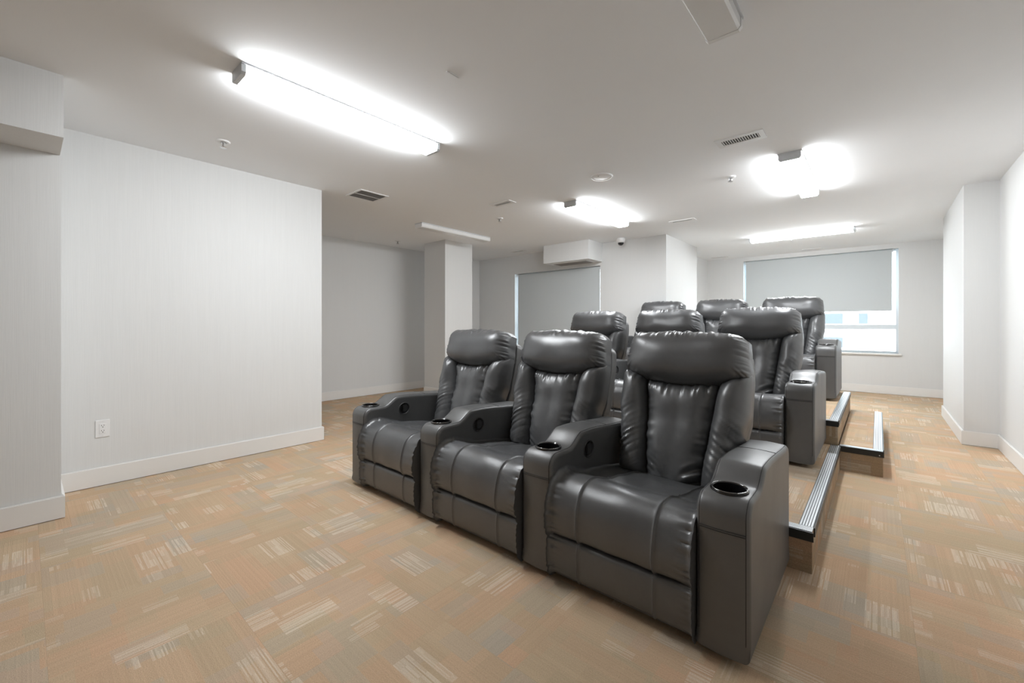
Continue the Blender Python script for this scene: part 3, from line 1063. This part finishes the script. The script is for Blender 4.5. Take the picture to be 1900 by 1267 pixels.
# supply vents
def supply_vent(cx, cy, label, w=0.305, d=0.135, nl=15, blades=True):
    v = empty('supply_vent', (cx, cy, H), label=label, cat='vent', group='ceiling supply vents')
    f = bmesh.new()
    hw, hd, iw, idp = w / 2, d / 2, w / 2 - 0.035, d / 2 - 0.036
    for a in ((-hw, hw, -hd, -idp), (-hw, hw, idp, hd), (-hw, -iw, -idp, idp), (iw, hw, -idp, idp)):
        box(f, *a, -0.006, 0.0)
    obj('frame', f, M['white_metal'], v)
    obj('throat', nbox(-iw, iw, -idp, idp, -0.0015, -0.0005), M['vent_dark'], v)
    for k in range(nl):
        x = -iw + (k + 0.5) * 2 * iw / nl
        lb = nbox(-0.0028, 0.0028, -idp, idp, -0.0030, -0.0015)
        o = obj('louver', lb, M['white_metal'], v, loc=(x, 0, 0))
    return v
supply_vent(-0.738, 3.318, 'louvred white ceiling vent nearest the camera', 0.305, 0.155)
supply_vent(-3.076, 3.390, 'white ceiling vent left of the round ceiling disc', 0.29, 0.125)
supply_vent(-1.866, 5.435, 'white ceiling vent above the bright return wall', 0.31, 0.115)
supply_vent(-4.860, 5.770, 'white ceiling vent left of the duct bulkhead', 0.30, 0.12)
supply_vent(-0.869, 8.930, 'thin ceiling vent just above the half lowered blind', 0.28, 0.11)
supply_vent(-2.330, 8.850, 'faint ceiling vent in the far corner left of the blind', 0.28, 0.12)

# return grille
rv = empty('return_grille', (-3.925, 2.285, H), math.pi / 2, label='square dark return air grille on the ceiling past the papered wall', cat='vent')
f = bmesh.new()
for a in ((-0.155, 0.155, -0.145, -0.125), (-0.155, 0.155, 0.125, 0.145), (-0.155, -0.135, -0.125, 0.125), (0.135, 0.155, -0.125, 0.125), (-0.135, 0.135, -0.006, 0.006)):
    box(f, *a, -0.007, 0.0)
obj('frame', f, M['white_metal'], rv)
obj('core', nbox(-0.135, 0.135, -0.125, 0.125, -0.0015, -0.0005), M['vent_dark'], rv)
for s in (-1, 1):
    for k in range(14):
        obj('slat', nbox(-0.135, 0.135, -0.0012, 0.0012, -0.006, -0.0015), M['vent_grey'], rv, loc=(0, s * (0.014 + k * 0.0082), 0))

# sprinklers
def sprinkler(cx, cy, label):
    s = empty('sprinkler', (cx, cy, H), label=label, cat='sprinkler', group='ceiling fire sprinklers')
    obj('escutcheon', lathe(bmesh.new(), [(0, -0.003), (0.022, -0.003), (0.026, -0.009), (0.038, -0.008), (0.044, -0.002), (0.044, 0)], seg=28), M['white_metal'], s, 40)
    b = bmesh.new()
    lathe(b, [(0, -0.014), (0.015, -0.014), (0.015, -0.003), (0, -0.003)], seg=14)
    for sg in (-1, 1):
        tube(b, [(sg * 0.010, 0, -0.010), (sg * 0.013, 0, -0.024), (sg * 0.003, 0, -0.040)], 0.0042, 8)
    lathe(b, [(0, -0.042), (0.005, -0.042), (0.005, -0.036), (0, -0.036)], seg=10)
    obj('frame_arms', b, M['chrome'], s, 40)
    obj('deflector', lathe(bmesh.new(), [(0, -0.046), (0.020, -0.0465), (0.023, -0.044), (0.020, -0.042), (0, -0.042)], seg=20), M['chrome'], s, 40)
    obj('bulb', lathe(bmesh.new(), [(0, -0.036), (0.0028, -0.034), (0.0028, -0.014), (0, -0.012)], seg=10), M['slot'], s, 40)
sprinkler(-3.551, 0.935, 'fire sprinkler above the papered wall')
sprinkler(-3.534, 3.843, 'fire sprinkler right of the switched off fixture by the column')
sprinkler(-0.995, 4.109, 'fire sprinkler beside the lit fixture over the aisle')
sprinkler(-5.693, 3.833, 'fire sprinkler in the alcove behind the column')
sprinkler(-0.985, 7.560, 'fire sprinkler just behind the crosswise lit fixture')

# round ceiling disc
rd = empty('ceiling_speaker', (-1.857, 3.352, H), label='round white flush ceiling speaker between the vents', cat='speaker')
obj('rim', lathe(bmesh.new(), [(0.080, -0.004), (0.084, -0.010), (0.095, -0.009), (0.100, 0)], seg=44), M['white_plastic'], rd, 40)
obj('grille', lathe(bmesh.new(), [(0, -0.012), (0.05, -0.011), (0.080, -0.006), (0.081, 0)], seg=44), M['white_plastic'], rd, 50)
obj('indicator', nbox(-0.006, 0.006, -0.055, -0.049, -0.0135, -0.010), M['vent_grey'], rd)

# dome camera
dc = empty('dome_camera', (-2.955, 5.93, H), label='white dome security camera on the ceiling right of the duct bulkhead', cat='camera')
obj('housing', lathe(bmesh.new(), [(0.052, 0), (0.062, -0.010), (0.064, -0.040), (0.056, -0.062), (0.046, -0.070), (0.0, -0.070)], seg=32), M['white_plastic'], dc, 40)
obj('dome', lathe(bmesh.new(), [(0.044, -0.066), (0.042, -0.084), (0.032, -0.100), (0.016, -0.109), (0, -0.111)], seg=28), M['smoke'], dc, 60)

# power outlet
po = empty('power_outlet', (XA, 0.360, 0.398), math.pi / 2, label='white duplex power outlet low on the papered wall', cat='outlet')
# local x runs along the wall, local -y faces into the room
obj('cover_plate', nbox(-0.037, 0.037, -0.006, 0.0, -0.060, 0.060, bev=0.003), M['white_plastic'], po)
rc = obj('receptacle', nbox(-0.017, 0.017, -0.009, -0.006, -0.034, 0.034, bev=0.001), M['white_plastic'], po)
for s in (-1, 1):
    zc = s * 0.018
    for dx in (-0.0062, 0.0062):
        obj('slot', nbox(dx - 0.0012, dx + 0.0012, -0.0094, -0.0088, zc + 0.001, zc + 0.009), M['slot'], rc)
    obj('slot', nbox(-0.0025, 0.0025, -0.0094, -0.0088, zc - 0.009, zc - 0.004), M['slot'], rc)
for s in (-1, 1):
    obj('screw', nbox(-0.003, 0.003, -0.0072, -0.0058, s * 0.048 - 0.003, s * 0.048 + 0.003), M['white_metal'], po)
